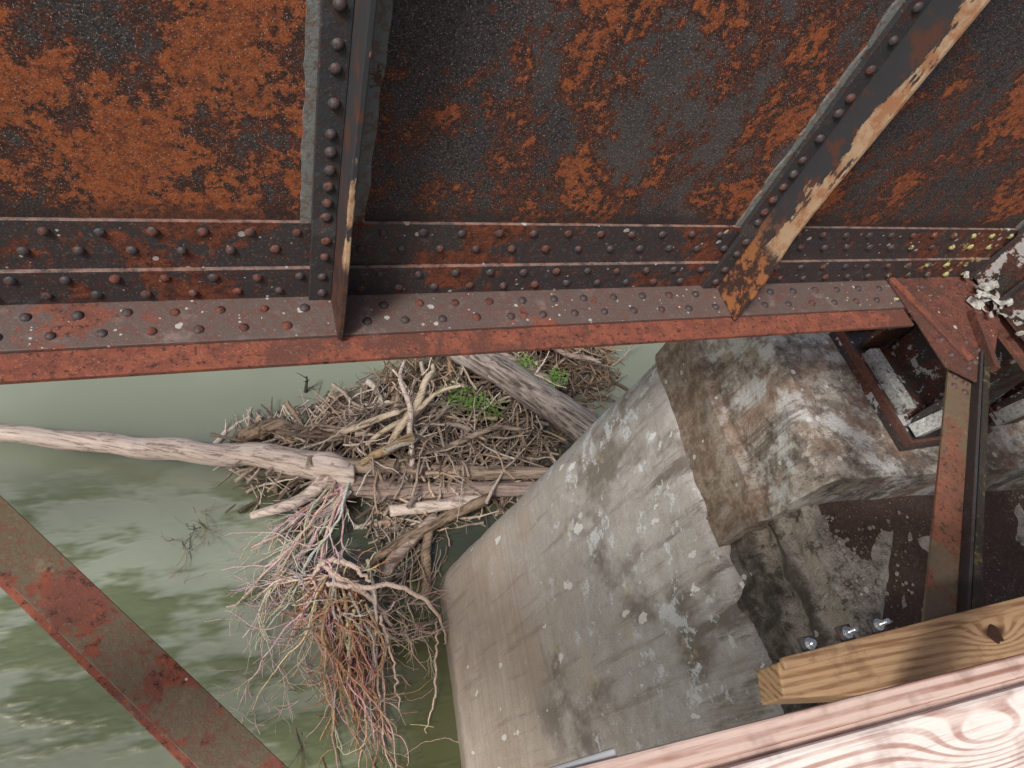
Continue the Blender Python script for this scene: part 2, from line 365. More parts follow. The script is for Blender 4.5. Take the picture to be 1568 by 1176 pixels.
# ------------------------------------------------------------------ plate girder
def girder(X0,X1,yoff=0.0,rivets=True,stiff=(140,882),coverX=None):
    g=empty('plate_girder')
    TOP=H+.22
    Y=lambda y:y+yoff
    zt=U(855)
    if coverX is None: coverX=X1
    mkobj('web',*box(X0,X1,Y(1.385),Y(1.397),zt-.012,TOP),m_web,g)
    mkobj('side_plate',*box(X0,X1,Y(1.374),Y(1.385),U(790)-.05,U(705)),m_side,g,bevel=.002)
    mkobj('bottom_angle_vertical_leg',*box(X0,X1,Y(1.361),Y(1.374),zt,U(791)),m_side,g,bevel=.0025)
    mkobj('bottom_angle_horizontal_leg',*box(X0,X1,Y(1.216),Y(1.374),zt-.013,zt-.0005),m_flange,g,bevel=.0025)
    mkobj('back_angle',*merge([box(X0,X1,Y(1.397),Y(1.41),zt,U(770)),box(X0,X1,Y(1.41),Y(1.56),zt-.013,zt-.001)]),m_side,g)
    mkobj('cover_plate',*box(X0,coverX,Y(1.134),Y(1.65),zt-.029,zt-.014),m_cover,g,bevel=.002)
    mkobj('top_flange',*merge([box(X0,X1,Y(1.2),Y(1.58),TOP,TOP+.02),box(X0,X1,Y(1.37),Y(1.385),TOP-.13,TOP)]),m_side,g,bevel=.002)
    if not rivets: return g
    P=[]
    p=.115; r=.0148; h=.0115
    n0=int(X0/p)-1; n1=int(X1/p)+1
    clear=lambda x: all(abs(x-s*S)>.03 for s in stiff)
    for n in range(n0,n1):
        x=-.05+n*p
        for xx,y in ((x,1.3205),(x-.057,1.2578)):
            if X0<xx<X1-.02 and clear(xx): P.append(dome((xx,Y(y),zt),(0,0,1),r,h))
        for xx,z,yf in ((x-.01,806,1.361),(x+.05,838,1.361),(x-.02,723,1.374),(x+.04,757,1.374)):
            if X0<xx<X1-.02 and clear(xx) and not any(-.075<xx-s*S<.02 for s in stiff):
                P.append(dome((xx,Y(yf),U(z)),(0,-1,0),r,h))
    for s in stiff:
        xs=s*S
        zl=[-60,-15,30,75,120,165,210,255,300,345,389,434,462,507,549,577,605,632,660,685]
        for z in zl: P.append(dome((xs-.036,Y(1.359),U(z)),(0,-1,0),r*1.05,h*1.1))
        for z in (725,757,800,835): P.append(dome((xs-.036,Y(1.345),U(z)),(0,-1,0),r,h))
    mkobj('rivets',*merge(P),m_rivet,g,smooth=True)
    for s in stiff:
        xs=s*S
        N=60; v=[];f=[]
        for i in range(N+1):
            z=U(704)+(TOP-U(704))*i/N
            wl=xs-(.098 if s<500 else .088)+.012*noise.noise((i*.3,s,0))+.006*noise.noise((i*1.1,s,3)); wr=xs+(.070 if s<500 else .04)+.008*noise.noise((i*.3,s,9))
            v+= [(wl,Y(1.3765),z),(wr,Y(1.3765),z),(wr,Y(1.385),z),(wl,Y(1.385),z)]
        for i in range(N):
            a=4*i
            for k in range(4): f.append((a+k,a+(k+1)%4,a+4+(k+1)%4,a+4+k))
        f.append((0,1,2,3)); f.append((4*N+3,4*N+2,4*N+1,4*N))
        mkobj('stiffener_filler',v,f,m_filler,g)
        prof=[(1.359,TOP),(1.376,TOP),(1.376,U(704)),(1.361,U(716)),(1.361,zt+.001),(1.346,zt+.001),(1.346,U(715)),(1.359,U(690))]
        prof=[(Y(a),b) for a,b in prof]
        mkobj('stiffener_web_leg',*prism(prof,'x',xs-.072,xs-.0085),m_stiff,g,bevel=.002)
        prof=[(1.376,TOP),(1.232,TOP),(1.230,U(600)),(1.226,U(660)),(1.205,U(735)),(1.196,U(790)),(1.194,zt+.001),(1.361,zt+.001),(1.361,U(716)),(1.376,U(704))]
        prof=[(Y(a),b) for a,b in prof]
        mkobj('stiffener_outstanding_leg',*prism(prof,'x',xs-.008,xs+.007),m_leg,g,bevel=.003)
    return g
girder(-9,4.25,coverX=2.56,stiff=(-1390,-645,140,882,1640))
girder(4.35,9,rivets=False)
girder(-9,4.25,yoff=-2.9,rivets=False)

zt=U(855)
def flatbar(name,a,b,o0,o1,z0,z1,mat,parent):
    a=Vector(a);b=Vector(b); d=(b-a).normalized(); n=Vector((-d.y,d.x))
    poly=[a+n*o0,b+n*o0,b+n*o1,a+n*o1]
    return mkobj(name,*prism([tuple(p) for p in poly],'z',z0,z1),mat,parent,bevel=.002)
z0=zt-.030
e1=empty('lateral_brace')
A,B=(2.76,1.02),(1.08,-.75)
flatbar('flat_leg',A,B,-.055,.055,z0,z0+.012,m_brace2,e1)
flatbar('upright_leg',A,B,.043,.055,z0+.0121,z0+.055,m_stiff,e1)
flatbar('second_angle',A,B,.058,.085,z0+.045,z0+.056,m_mossy,e1)
e2=empty('lateral_brace')
A,B=(-.95,1.28),(.9,-1.04)
flatbar('flat_leg',A,B,-.052,.052,z0,z0+.012,m_brace,e2)
flatbar('under_angle',A,B,-.066,-.02,z0-.016,z0-.004,m_cover,e2)
flatbar('hanging_leg',A,B,-.066,-.054,z0-.10,z0-.0161,m_cover,e2)
gu=empty('gusset_plate')
gp=[(1342,718),(1342,600),(1335,480),(1405,425),(1480,480),(1600,590),(1600,718)]
mkobj('plate',*prism([(x*S,y*S) for x,y in gp],'z',zt+.001,zt+.011),m_gus,gu,bevel=.002)
P=[]
for x,y in [(1375,690),(1375,650),(1375,610),(1430,690),(1490,690),(1550,690),(1375,545),(1410,565),(1372,505),(1405,520),(1440,535),(1395,470),(1425,485),(1460,510),(1550,650),(1550,610),(1500,560)]:
    P.append(dome((x*S,y*S,zt+.011),(0,0,1),.0155,.012))
for k in range(3):
    for o in (-.028,.02):
        d=Vector((-.69,-.725)); n=Vector((.725,-.69)); p=Vector((2.66,.915))+d*(.03+.05*k)+n*o
        P.append(dome((p.x,p.y,z0+.012),(0,0,1),.014,.011))
mkobj('rivets',*merge(P),m_rivet2,gu,smooth=True)
mkobj('end_tie_angle',*prism([(2.545,1.355),(2.575,1.36),(2.70,.93),(2.66,.92)],'z',zt+.0115,zt+.024),m_cover,gu,bevel=.002)
mkobj('edge_bar',*prism([(2.86,1.16),(2.88,1.15),(2.76,.86),(2.735,.87)],'z',zt+.0115,zt+.05),m_rim,gu,bevel=.002)

dp=empty('end_floor_beam')
mkobj('web',*box(3.12,3.134,-1.45,1.19,zt-.02,U(330)),m_bear,dp)
mkobj('bottom_flange',*box(3.03,3.22,-1.45,1.19,zt-.04,zt-.0205),m_rim,dp,bevel=.002)
mkobj('connection_angle',*box(3.02,3.12,1.17,1.185,zt+.02,U(350)),m_stiff,dp)
mkobj('knee_plate',*prism([(1.36,zt+.02),(.85,zt+.02),(1.36,U(560))],'x',3.055,3.068),m_bear,dp,bevel=.002)
nest=[]
for k in range(26):
    c=Vector((2.98+random.gauss(0,.045),1.2+random.gauss(0,.07),zt+.02+random.uniform(0,.07)))
    rot=Matrix.Rotation(random.uniform(0,6.3),3,'Z')@Matrix.Rotation(random.uniform(-1.0,1.0),3,'X')
    a=random.uniform(.03,.08);b=random.uniform(.015,.04);cu=random.uniform(-.02,.02)
    n=6;v=[];f=[]
    for layer in (0,.003):
        for i in range(n+1):
            t=i/n-.5
            for sgn in (-1,1):
                q=Vector((a*t,sgn*b*.5*(1-1.5*t*t)*random.uniform(.75,1.1),cu*(4*t*t)+layer)); v.append(tuple(c+rot@q))
    m_=2*(n+1)
    for i in range(n):
        k0=2*i; f+=[(k0,k0+1,k0+3,k0+2),(m_+k0,m_+k0+2,m_+k0+3,m_+k0+1),(k0,k0+2,m_+k0+2,m_+k0),(k0+1,m_+k0+1,m_+k0+3,k0+3)]
    nest.append((v,f))
mkobj('lodged_paint_flakes',*merge(nest),m_pale,None)

# ------------------------------------------------------------------ bearings
def bearing(x0,x1,y0,y1,zb,ztp):
    e=empty('bridge_bearing')
    mkobj('masonry_plate',*box(x0,x1,y0,y1,zb-.03,zb+.03),m_bear,e,bevel=.004)
    r=.05
    mkobj('rim',*merge([box(x0,x0+.02,y0,y1,zb+.031,zb+.031+r),box(x1-.02,x1,y0,y1,zb+.031,zb+.031+r),
                        box(x0+.021,x1-.021,y0,y0+.02,zb+.031,zb+.03+r),box(x0+.021,x1-.021,y1-.02,y1,zb+.031,zb+.03+r)]),m_rim,e,bevel=.003)
    cx=(x0+x1)/2+.05; cy=1.39
    P=[]
    for yy in (1.12,1.66):
        P.append(prism([(cx-.26,zb+.031),(cx+.26,zb+.031),(cx+.26,zb+.12),(cx+.12,ztp-.22),(cx+.12,ztp-.04),(cx-.12,ztp-.04),(cx-.12,ztp-.22),(cx-.26,zb+.12)],'y',yy-.016,yy+.016))
    P.append(box(cx-.02,cx+.02,1.14,1.64,zb+.031,ztp-.2))
    mkobj('shoe_ribs',*merge(P),m_bear,e,bevel=.003)
    mkobj('sole_plate',*box(cx-.26,cx+.26,cy-.26,cy+.26,ztp-.04,ztp),m_gus,e,bevel=.004)
    mkobj('cross_bar',*prism([(cx-.30,zb+.06),(cx-.24,zb+.06),(cx-.05,zb+.34),(cx-.11,zb+.34)],'y',1.02,1.10),m_pale,e,bevel=.003)
    mkobj('keeper_bar',*box(cx-.28,cx-.20,1.18,1.6,zb+.031,zb+.10),m_pale,e,bevel=.003)
    V=[];n=16
    for y in (1.08,1.70):
        for i in range(n): a=2*math.pi*i/n; V.append((cx+.05*math.cos(a),y,ztp-.14+.05*math.sin(a)))
    F=[tuple(range(n)),tuple(range(2*n-1,n-1,-1))]+[(i,(i+1)%n,n+(i+1)%n,n+i) for i in range(n)]
    mkobj('pin',V,F,m_bear,e,bevel=.004)
    return e
bearing(3.36,4.02,.98,1.8,6.37,zt-.014)
bearing(4.12,4.6,1.05,1.75,6.37,zt-.030)

# ------------------------------------------------------------------ pier
E1=Vector((.9962,-.0872)); E2=Vector((.0872,.9962))
def pq(p,q): return E1*p+E2*q
def loft(name,prof,q0,q1,mat,parent,rad,disp,dens=.07,fine_q=(-1.0,3.2),dfreq=2.0):
    V=[];F=[]
    qs=[]; q=q0
    while q<q1-rad-.01:
        qs.append(q); q+= dens if q>=fine_q[0] else max(min(.5,fine_q[0]-q),.02)
    na=10; M=max(int((prof[0][1]-prof[0][0]-2*rad)/.15),2); K=None
    for (pl,pr,qo,z) in prof:
        sc=(q1+qo-rad-q0)/(q1-rad-q0); row=[]
        for q in qs: row.append((pl,q0+(q-q0)*sc))
        for i in range(na+1):
            a=math.pi-math.pi/2*i/na; row.append((pl+rad+rad*math.cos(a),q1+qo-rad+rad*math.sin(a)))
        for i in range(1,M): row.append((pl+rad+(pr-pl-2*rad)*i/M,q1+qo))
        for i in range(na+1):
            a=math.pi/2-math.pi/2*i/na; row.append((pr-rad+rad*math.cos(a),q1+qo-rad+rad*math.sin(a)))
        for q in reversed(qs[::4]): row.append((pr,q0+(q-q0)*sc))
        K=len(row); cp=(pl+pr)/2
        for (p_,q_) in row:
            P=pq(p_,q_); v3=Vector((P.x,P.y,z))
            nn=noise.fractal(v3*dfreq,1.0,2.0,5); dz=noise.fractal(v3*dfreq+Vector((9,9,9)),1.0,2.0,4)
            s=-1 if p_<cp else 1
            P2=pq(p_+s*nn*disp,q_+nn*disp*.5)
            V.append((P2.x,P2.y,z+dz*disp*.5))
    R=len(prof)
    for r in range(R-1):
        for i in range(K):
            j=(i+1)%K; F.append((r*K+i,r*K+j,(r+1)*K+j,(r+1)*K+i))
    F.append(tuple(range(K-1,-1,-1))); F.append(tuple((R-1)*K+i for i in range(K)))
    return mkobj(name,V,F,mat,parent)
def interp(keys,step):
    out=[]
    for a,b in zip(keys,keys[1:]):
        n=max(1,int(math.dist((a[0],a[3]),(b[0],b[3]))/step))
        for i in range(n): out.append(tuple(a[k]+(b[k]-a[k])*i/n for k in range(4)))
    out.append(keys[-1]); return out
pier=empty('bridge_pier')
sh=loft('shaft',interp([(1.90,5.4,.24,-1),(1.99,5.3,.20,0),(2.568,4.72,.003,5.28),(2.585,4.70,-.01,5.35),(2.62,4.67,-.03,5.395),(2.68,4.6,-.08,5.41)],.07),-6,2.75,m_shaft,pier,.42,.017,dens=.06,dfreq=1.5)
sh.data.polygons.foreach_set('use_smooth',[True]*len(sh.data.polygons))
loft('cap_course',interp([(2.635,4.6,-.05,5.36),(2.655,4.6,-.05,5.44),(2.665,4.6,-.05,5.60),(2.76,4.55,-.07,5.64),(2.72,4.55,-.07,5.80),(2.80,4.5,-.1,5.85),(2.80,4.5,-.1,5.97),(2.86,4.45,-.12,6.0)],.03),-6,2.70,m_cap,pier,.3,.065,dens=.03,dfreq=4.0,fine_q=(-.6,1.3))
loft('bearing_pedestal',interp([(2.605,4.7,0,5.37),(2.625,4.7,0,5.80),(2.685,4.7,-.02,5.83),(2.695,4.7,-.02,6.28),(2.73,4.65,-.04,6.34),(2.76,4.6,-.06,6.355)],.04),1.13,2.68,m_ped,pier,.12,.022,dens=.04,dfreq=3.0,fine_q=(0,3))
V=[];F=[];nx,ny=90,110
for j in range(ny+1):
    for i in range(nx+1):
        p=2.86+1.76*i/nx; q=-2.6+3.75*j/ny
        P=pq(p,q); z=6.012+.02*noise.fractal(Vector((P.x*3,P.y*3,0)),1,2,4)+.03*max(0,noise.noise(Vector((P.x*2,P.y*2,4))))
        k=max(0,1-i/12)
        V.append((P.x+(.03+.09*k)*noise.fractal(Vector((P.x*5,P.y*5,1)),1,2,3),P.y,z-.05*k*k))
for j in range(ny):
    for i in range(nx): a=j*(nx+1)+i; F.append((a,a+1,a+nx+2,a+nx+1))
mkobj('silt_layer',V,F,m_dirt,pier,smooth=True)
rb=[]
for k in range(420):
    q=random.uniform(-.2,1.05); p=random.gauss(2.88,.06)
    if random.random()<.4: p=2.8+abs(random.gauss(0,.35))
    P=pq(p,q); r=random.uniform(.003,.014)
    if random.random()<.06: r*=2
    bm=bmesh.new(); bmesh.ops.create_icosphere(bm,subdivisions=1,radius=r)
    v=[(x.co.x*random.uniform(.7,1.3)+P.x,x.co.y*random.uniform(.7,1.3)+P.y,x.co.z*.7+6.025+r*.3) for x in bm.verts]
    f=[tuple(w_.index for w_ in ff.verts) for ff in bm.faces]; bm.free(); rb.append((v,f))
mkobj('rubble',*merge(rb),m_cap,pier)

# ------------------------------------------------------------------ water / bank
V=[(-300,-300,0),(300,-300,0),(300,300,0),(-300,300,0)]
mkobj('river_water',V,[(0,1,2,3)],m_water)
V=[];F=[];n=40
for j in range(n+1):
    for i in range(n+1):
        x=26+i*7; y=-300+j*15; V.append((x+3*noise.noise((y*.03,0,0)),y,-.8+2.6*min(1,i/2)+.8*noise.noise((x*.05,y*.05,0))+i*.04))
for j in range(n):
    for i in range(n): a=j*(n+1)+i; F.append((a,a+1,a+n+2,a+n+1))
mkobj('riverbank_ground',V,F,m_bank,smooth=True)

# ------------------------------------------------------------------ timber, bolts, hand rail, deck
tb=empty('timber_curb')
zt2=7.6
pl=[(1.066,.072),(1.042,.0),(1.30,-.05),(2.6,-.12),(2.6,.04)]
mkobj('timber',*prism(pl,'z',zt2-.09,zt2),m_timber,tb,bevel=.005)
mkobj('nailer_strip',*prism([(1.070,.078),(1.068,.052),(2.6,.016),(2.6,.047)],'z',zt2+.001,zt2+.014),m_timber,tb,bevel=.003)
V=[];F=[];n=28
for k,(r,z) in enumerate([(.020,0.0010),(.016,.0026),(.010,.0012),(.0005,.0006)]):
    for i in range(n):
        a=2*math.pi*i/n; rr=r*(1+.5*noise.noise((math.cos(a)*1.5,math.sin(a)*1.5,k*.4))); V.append((1.728+rr*1.2*math.cos(a),-.004+rr*math.sin(a),zt2+z))
for k in range(3):
    for i in range(n): j=(i+1)%n; F.append((k*n+i,k*n+j,(k+1)*n+j,(k+1)*n+i))
mkobj('knot',V,F,m_hole,tb,smooth=True)
def bolt(x,y,z,hh):
    e=empty('anchor_bolt')
    hexp=lambda r,ph=0:[(x+r*math.cos(math.pi/3*i+ph),y+r*math.sin(math.pi/3*i+ph)) for i in range(6)]
    circ=lambda r,n=20:[(x+r*math.cos(2*math.pi*i/n),y+r*math.sin(2*math.pi*i/n)) for i in range(n)]
    mkobj('bearing_tab',*box(x-.02,x+.02,y-.02,y+.018,z-.012,z-.0005),m_stiff,e,bevel=.002)
    mkobj('washer',*prism(circ(.014),'z',z,z+.003),m_zinc,e)
    mkobj('nut',*prism(hexp(.0105,.3),'z',z+.003,z+.013),m_zinc,e,bevel=.001)
    P=[]; zz=z+.013; k=0
    while zz<z+hh: P.append(prism(circ(.005 if k%2 else .006,12),'z',zz,zz+.0018)); zz+=.0018; k+=1
    mkobj('thread',*merge(P),m_zinc,e)
bolt(1.285,.092,zt2+.002,.034); bolt(1.385,.090,zt2+.002,.036); bolt(1.17,.090,zt2,.018)

hr=empty('wooden_handrail')
zr=8.4; sl=-.045
def rb_(x0,x1,ya,yb,z0,z1):
    return prism([(x0,ya+sl*x0),(x1,ya+sl*x1),(x1,yb+sl*x1),(x0,yb+sl*x0)],'z',z0,z1)
mkobj('outer_board',*rb_(-1.2,3,.008,-.014,zr-.09,zr-.006),m_rail2,hr,bevel=.003)
mkobj('cap_board',*rb_(-1.2,3,-.020,-.16,zr-.038,zr),m_rail,hr,bevel=.005)
mkobj('backing_board',*rb_(-1.2,3,-.0141,-.0199,zr-.09,zr-.012),m_rail2,hr)
for x in (-1.0,.05,1.25,2.5):
    mkobj('post',*box(x,x+.089,-.13+sl*x,-.04+sl*x,7.56,zr-.039),m_rail2,hr,bevel=.004)
mkobj('bracket',*box(.20,.272,-.006,.0028,zr-.05,zr-.012),m_dull,hr,bevel=.002)
dk=empty('walkway_deck')
P=[]
for k in range(7):
    y1=-.20-k*.145; P.append(box(-3,4,y1-.14,y1,7.52,7.56))
mkobj('boards',*merge(P),m_deck,dk,bevel=.004)
mkobj('stringer',*box(-3,4,-.3,-.2,7.40,7.519),m_deck,dk)

# ------------------------------------------------------------------ driftwood
def sweep(pts,radii,ns=6,flat=1.0,lump=0.0,seed=0,cap=True):
    pts=[Vector(p) for p in pts]; V=[];F=[]
    up=Vector((0,0,1))
    for i,p in enumerate(pts):
        d=(pts[min(i+1,len(pts)-1)]-pts[max(i-1,0)])
        if d.length<1e-6: d=Vector((1,0,0))
        d.normalize()
        s=d.cross(up); 
        if s.length<.05: s=d.cross(Vector((1,0,0)))
        s.normalize(); u=s.cross(d)
        for k in range(ns):
            a=2*math.pi*k/ns; r=radii[i]
            if lump: r*=1+lump*noise.fractal(Vector((math.cos(a)*1.2,math.sin(a)*1.2,i*.12+seed)),1,2,4)
            V.append(tuple(p+s*(math.cos(a)*r)+u*(math.sin(a)*r*flat)))
    for i in range(len(pts)-1):
        for k in range(ns):
            j=(k+1)%ns; F.append((i*ns+k,i*ns+j,(i+1)*ns+j,(i+1)*ns+k))
    if cap: F.append(tuple(range(ns-1,-1,-1))); F.append(tuple((len(pts)-1)*ns+k for k in range(ns)))
    return V,F
def smooth_path(keys,rad,n):
    K=[Vector(k) for k in keys]; P=[];R=[]
    m=len(K)-1
    for i in range(n+1):
        t=i/n*m; a=min(int(t),m-1); f=t-a
        p0=K[max(a-1,0)];p1=K[a];p2=K[a+1];p3=K[min(a+2,m)]
        P.append(.5*((2*p1)+(p2-p0)*f+(2*p0-5*p1+4*p2-p3)*f*f+(3*p1-p0-3*p2+p3)*f**3))
        R.append(rad[a]+(rad[a+1]-rad[a])*f)
    return P,R
def log(name,keys,rad,mat,n=40,ns=16,lump=.14,parent=None,wob=.02):
    P,R=smooth_path(keys,rad,n)
    sd=random.uniform(0,50)
    P=[p+Vector((noise.noise((i*.15,sd,0)),noise.noise((i*.15,sd,5)),noise.noise((i*.15,sd,9))))*wob for i,p in enumerate(P)]
    v,f=sweep(P,R,ns,lump=lump,seed=sd)
    return mkobj(name,v,f,mat,parent,smooth=True)
mA=logmat('bleached_log',(.68,.58,.51),(.47,.38,.32),-.3,.45)
mA2=logmat('weathered_log',(.50,.40,.31),(.27,.20,.15),-.12)
mA3=logmat('grey_red_log',(.44,.34,.29),(.23,.17,.14),-.1)
mB=logmat('furrowed_bark_log',(.42,.37,.34),(.17,.14,.12),-.8,1.0)
mD=logmat('wet_brown_log',(.33,.245,.175),(.14,.10,.07),.4,.8)
tr=empty('fallen_tree_trunk')
log('main_stem',[(-4.2,5.7,.10),(-3.01,5.32,.25),(-1.79,4.97,.3),(-.66,4.68,.35),(.29,4.43,.4),(.85,4.22,.45),(1.3,4.02,.42)],[.08,.10,.125,.14,.165,.20,.16],mA,n=70,ns=20,parent=tr,wob=.06,lump=.2)
log('upper_fork',[(.8,4.28,.5),(1.27,4.15,.5),(2.16,4.00,.45),(3.09,3.83,.4),(4.1,3.70,.4)],[.10,.10,.10,.10,.09],mA2,parent=tr)
log('lower_fork',[(.85,4.1,.4),(1.2,3.95,.35),(1.95,3.76,.3),(2.8,3.66,.3),(3.9,3.52,.3)],[.17,.15,.13,.12,.11],mA3,parent=tr)
log('root_spur',[(.95,4.2,.45),(.85,3.98,.42),(.39,3.77,.3),(-.05,3.77,.15)],[.16,.10,.075,.045],mA,n=24,parent=tr)
log('root_spur_small',[(1.15,4.0,.45),(1.0,3.85,.3),(1.0,3.7,.1)],[.09,.06,.03],mA,n=14,parent=tr)
log('driftwood_log',[(1.68,3.50,.3),(2.2,3.47,.33),(2.61,3.44,.35),(3.0,3.43,.35)],[.075,.09,.09,.08],mA,n=24,lump=.3)
log('driftwood_log',[(1.0,2.7,.05),(1.16,2.84,.1),(2.03,3.19,.25),(3.04,3.42,.4)],[.05,.065,.075,.07],mD,n=30,wob=.08,lump=.3)
log('driftwood_log',[(1.45,2.5,.02),(1.75,2.95,.15),(2.3,3.3,.3)],[.07,.10,.08],mA3,n=20,wob=.06,lump=.3)
log('driftwood_log',[(2.0,2.3,-.05),(2.05,2.5,0),(2.12,2.8,.1),(2.2,3.25,.28)],[.05,.07,.075,.06],mD,n=20,wob=.06,lump=.3)
log('driftwood_log',[(-.12,4.84,.33),(.2,4.86,.4),(.6,4.78,.42),(1.04,4.66,.45),(1.5,4.5,.4)],[.10,.13,.11,.09,.06],mD,n=40,lump=.6,wob=.06)
log('driftwood_log',[(2.6,6.35,.65),(3.02,5.80,.80),(3.76,5.05,.92),(4.58,4.05,1.02),(4.8,3.8,1.02)],[.18,.21,.235,.25,.25],mB,n=50,ns=22,lump=.18)
log('driftwood_log',[(2.1,6.3,.4),(2.9,6.1,.6),(3.6,5.75,.7),(4.6,5.0,.7)],[.07,.08,.09,.08],mA3,n=30)
mPale=logmat('stripped_branch',(.68,.58,.44),(.48,.38,.26),.5,.3)
log('driftwood_branch',[(1.1,4.55,.68),(1.5,4.62,.78),(1.95,4.68,.93)],[.04,.05,.035],mPale,n=18,ns=10)
log('driftwood_branch',[(1.73,4.21,.6),(2.11,4.69,.9),(2.4,5.1,.92),(2.63,5.52,.82)],[.05,.06,.05,.03],mPale,n=26,ns=10,wob=.08)
log('driftwood_branch',[(1.48,4.35,.65),(2.1,4.65,.9),(2.88,4.99,1.0)],[.03,.04,.02],mPale,n=22,ns=8,wob=.08)
log('driftwood_branch',[(1.35,4.1,.6),(1.75,4.22,.76),(2.1,4.3,.84)],[.03,.065,.05],logmat('split_branch',(.50,.37,.22),(.28,.2,.11),.2,.6),n=18,ns=10,lump=.6)
log('driftwood_branch',[(2.0,3.95,.6),(2.15,4.5,.95),(2.05,5.1,.95),(2.25,5.6,.85)],[.035,.045,.035,.02],mA,n=22,ns=8,wob=.12)
log('driftwood_branch',[(2.5,4.1,.6),(3.1,4.3,.8),(3.7,4.25,.8)],[.05,.04,.03],mA2,n=18,ns=8,wob=.1)
log('driftwood_branch',[(3.9,5.9,.75),(4.6,5.6,.9),(5.3,5.2,.85)],[.04,.05,.03],mA3,n=22,ns=8,wob=.1)
poly=[(-.18,5.03),(.45,5.28),(1.31,5.48),(2.18,5.94),(2.66,6.22),(4.66,6.9),(6.23,6.6),(6.00,5.34),(5.00,4.66),(4.36,4.0),(3.5,3.45),(2.66,3.25),(2.07,3.20),(1.40,3.50),(.9,3.75),(-.1,4.25)]
def inside(x,y):
    c=False;n=len(poly)
    for i in range(n):
        x1,y1=poly[i];x2,y2=poly[(i+1)%n]
        if (y1>y)!=(y2>y) and x<(x2-x1)*(y-y1)/(y2-y1)+x1: c=not c
    return c
def edist(x,y):
    b=9;n=len(poly)
    for i in range(n):
        ax,ay=poly[i];bx,by=poly[(i+1)%n]; t=max(0,min(1,((x-ax)*(bx-ax)+(y-ay)*(by-ay))/((bx-ax)**2+(by-ay)**2)))
        b=min(b,math.hypot(x-ax-t*(bx-ax),y-ay-t*(by-ay)))
    return b if inside(x,y) else -b
def hgt(x,y):
    e=edist(x,y)
    if e<-.4: return -.4
    return -.06+.60*max(0,min(1,(e+.05)/1.0))**.8+.18*noise.noise((x*1.8,y*1.8,0))+.10*noise.noise((x*4.5,y*4.5,7))
V=[];F=[];nx,ny=110,70
for j in range(ny+1):
    for i in range(nx+1):
        x=-.6+7.2*i/nx; y=2.9+4.2*j/ny; hh=hgt(x,y)-.20
        if edist(x,y)<.7: hh=min(hh,-.05)
        V.append((x,y,hh+.06*noise.fractal(Vector((x*5,y*5,0)),1,2,4)))
for j in range(ny):
    for i in range(nx): a=j*(nx+1)+i; F.append((a,a+1,a+nx+2,a+nx+1))
pile=empty('driftwood_pile')
mkobj('litter_mound',V,F,m_litter,pile,smooth=True)
cols=[(.56,.46,.38),(.45,.37,.30),(.29,.225,.17),(.66,.58,.49),(.47,.34,.25),(.16,.12,.095),(.55,.42,.31),(.38,.31,.27),(.20,.15,.12)]
SV=[];SF=[];SC=[]
def addstick(P,R,c,ns=5):
    v,f=sweep(P,R,ns,cap=False); o=len(SV); SV.extend(v); SF.extend(tuple(i+o for i in q) for q in f); SC.extend([c]*len(v))
def stick(x,y,z,L,r,az,el,curve,c):
    n=7;P=[];R=[]; d=Vector((math.cos(az)*math.cos(el),math.sin(az)*math.cos(el),math.sin(el)))
    side=Vector((-math.sin(az),math.cos(az),random.uniform(-.5,.5)))
    b=Vector((x,y,z))
    for i in range(n+1):
        t=i/n-.5; kink=Vector((random.uniform(-1,1),random.uniform(-1,1),random.uniform(-1,1)))*L*.024
        P.append(b+d*(L*t)+side*(curve*L*(t*t-.08))+kink); R.append(r*(1.15-.85*(i/n)))
    addstick(P,R,c)
    return P
k=0
while k<1900:
    x=random.uniform(-.5,6.4);y=random.uniform(2.9,6.9)
    e=edist(x,y)
    if e<-.18 or (e<0 and random.random()<.6): continue
    if x>2.2 and y<3.6 and random.random()<.4: continue
    if x<1.6 and y<4.1 and random.random()<.6: continue
    k+=1
    h=hgt(x,y)
    L=random.choice([.2,.3,.45,.6,.8,1.1,1.5]); 
    if e<.3: L=min(L,.7)
    r=random.uniform(.005,.018)*(1+L*.55)
    if random.random()<.10: r*=2.2; L=min(L,.8)
    az=random.gauss(.5,.6) if random.random()<.35 else random.uniform(0,math.pi)
    if random.random()<.5: az+=math.pi
    c=random.choice(cols)
    if y>5.3 or x>4.3: c=(c[0]*.62,c[1]*.55,c[2]*.48); r*=.75
    zz=random.uniform(-.18,.16)
    sh_=random.uniform(.7,1.2); c=tuple(min(.8,q*sh_) for q in c)
    P=stick(x,y,max(h+zz,.0),L,r,az,random.gauss(.05,.2),random.uniform(-.35,.35),c)
    if random.random()<.45:
        p=P[3]; stick(p.x,p.y,p.z+.02,L*.5,r*.55,az+random.choice([-.6,.6]),random.gauss(.2,.25),.15,c)
for k in range(90):
    x=random.uniform(.6,4.4);y=random.uniform(4.0,5.8)
    if not inside(x,y): continue
    stick(x,y,hgt(x,y)+.2,random.uniform(.4,1.0),random.uniform(.012,.024),random.uniform(0,6.28),random.uniform(.2,.9),.2,random.choice(cols[:4]))
for k in range(60):
    x=random.uniform(1.4,2.3);y=random.uniform(2.4,3.5)
    stick(x,y,random.uniform(0,.2),random.uniform(.3,.9),random.uniform(.008,.02),random.gauss(1.2,.7),random.uniform(0,.3),.2,tuple(q*.6 for q in random.choice(cols)))
mkobj('sticks',SV,SF,m_stick,pile,smooth=True,cols=SC)

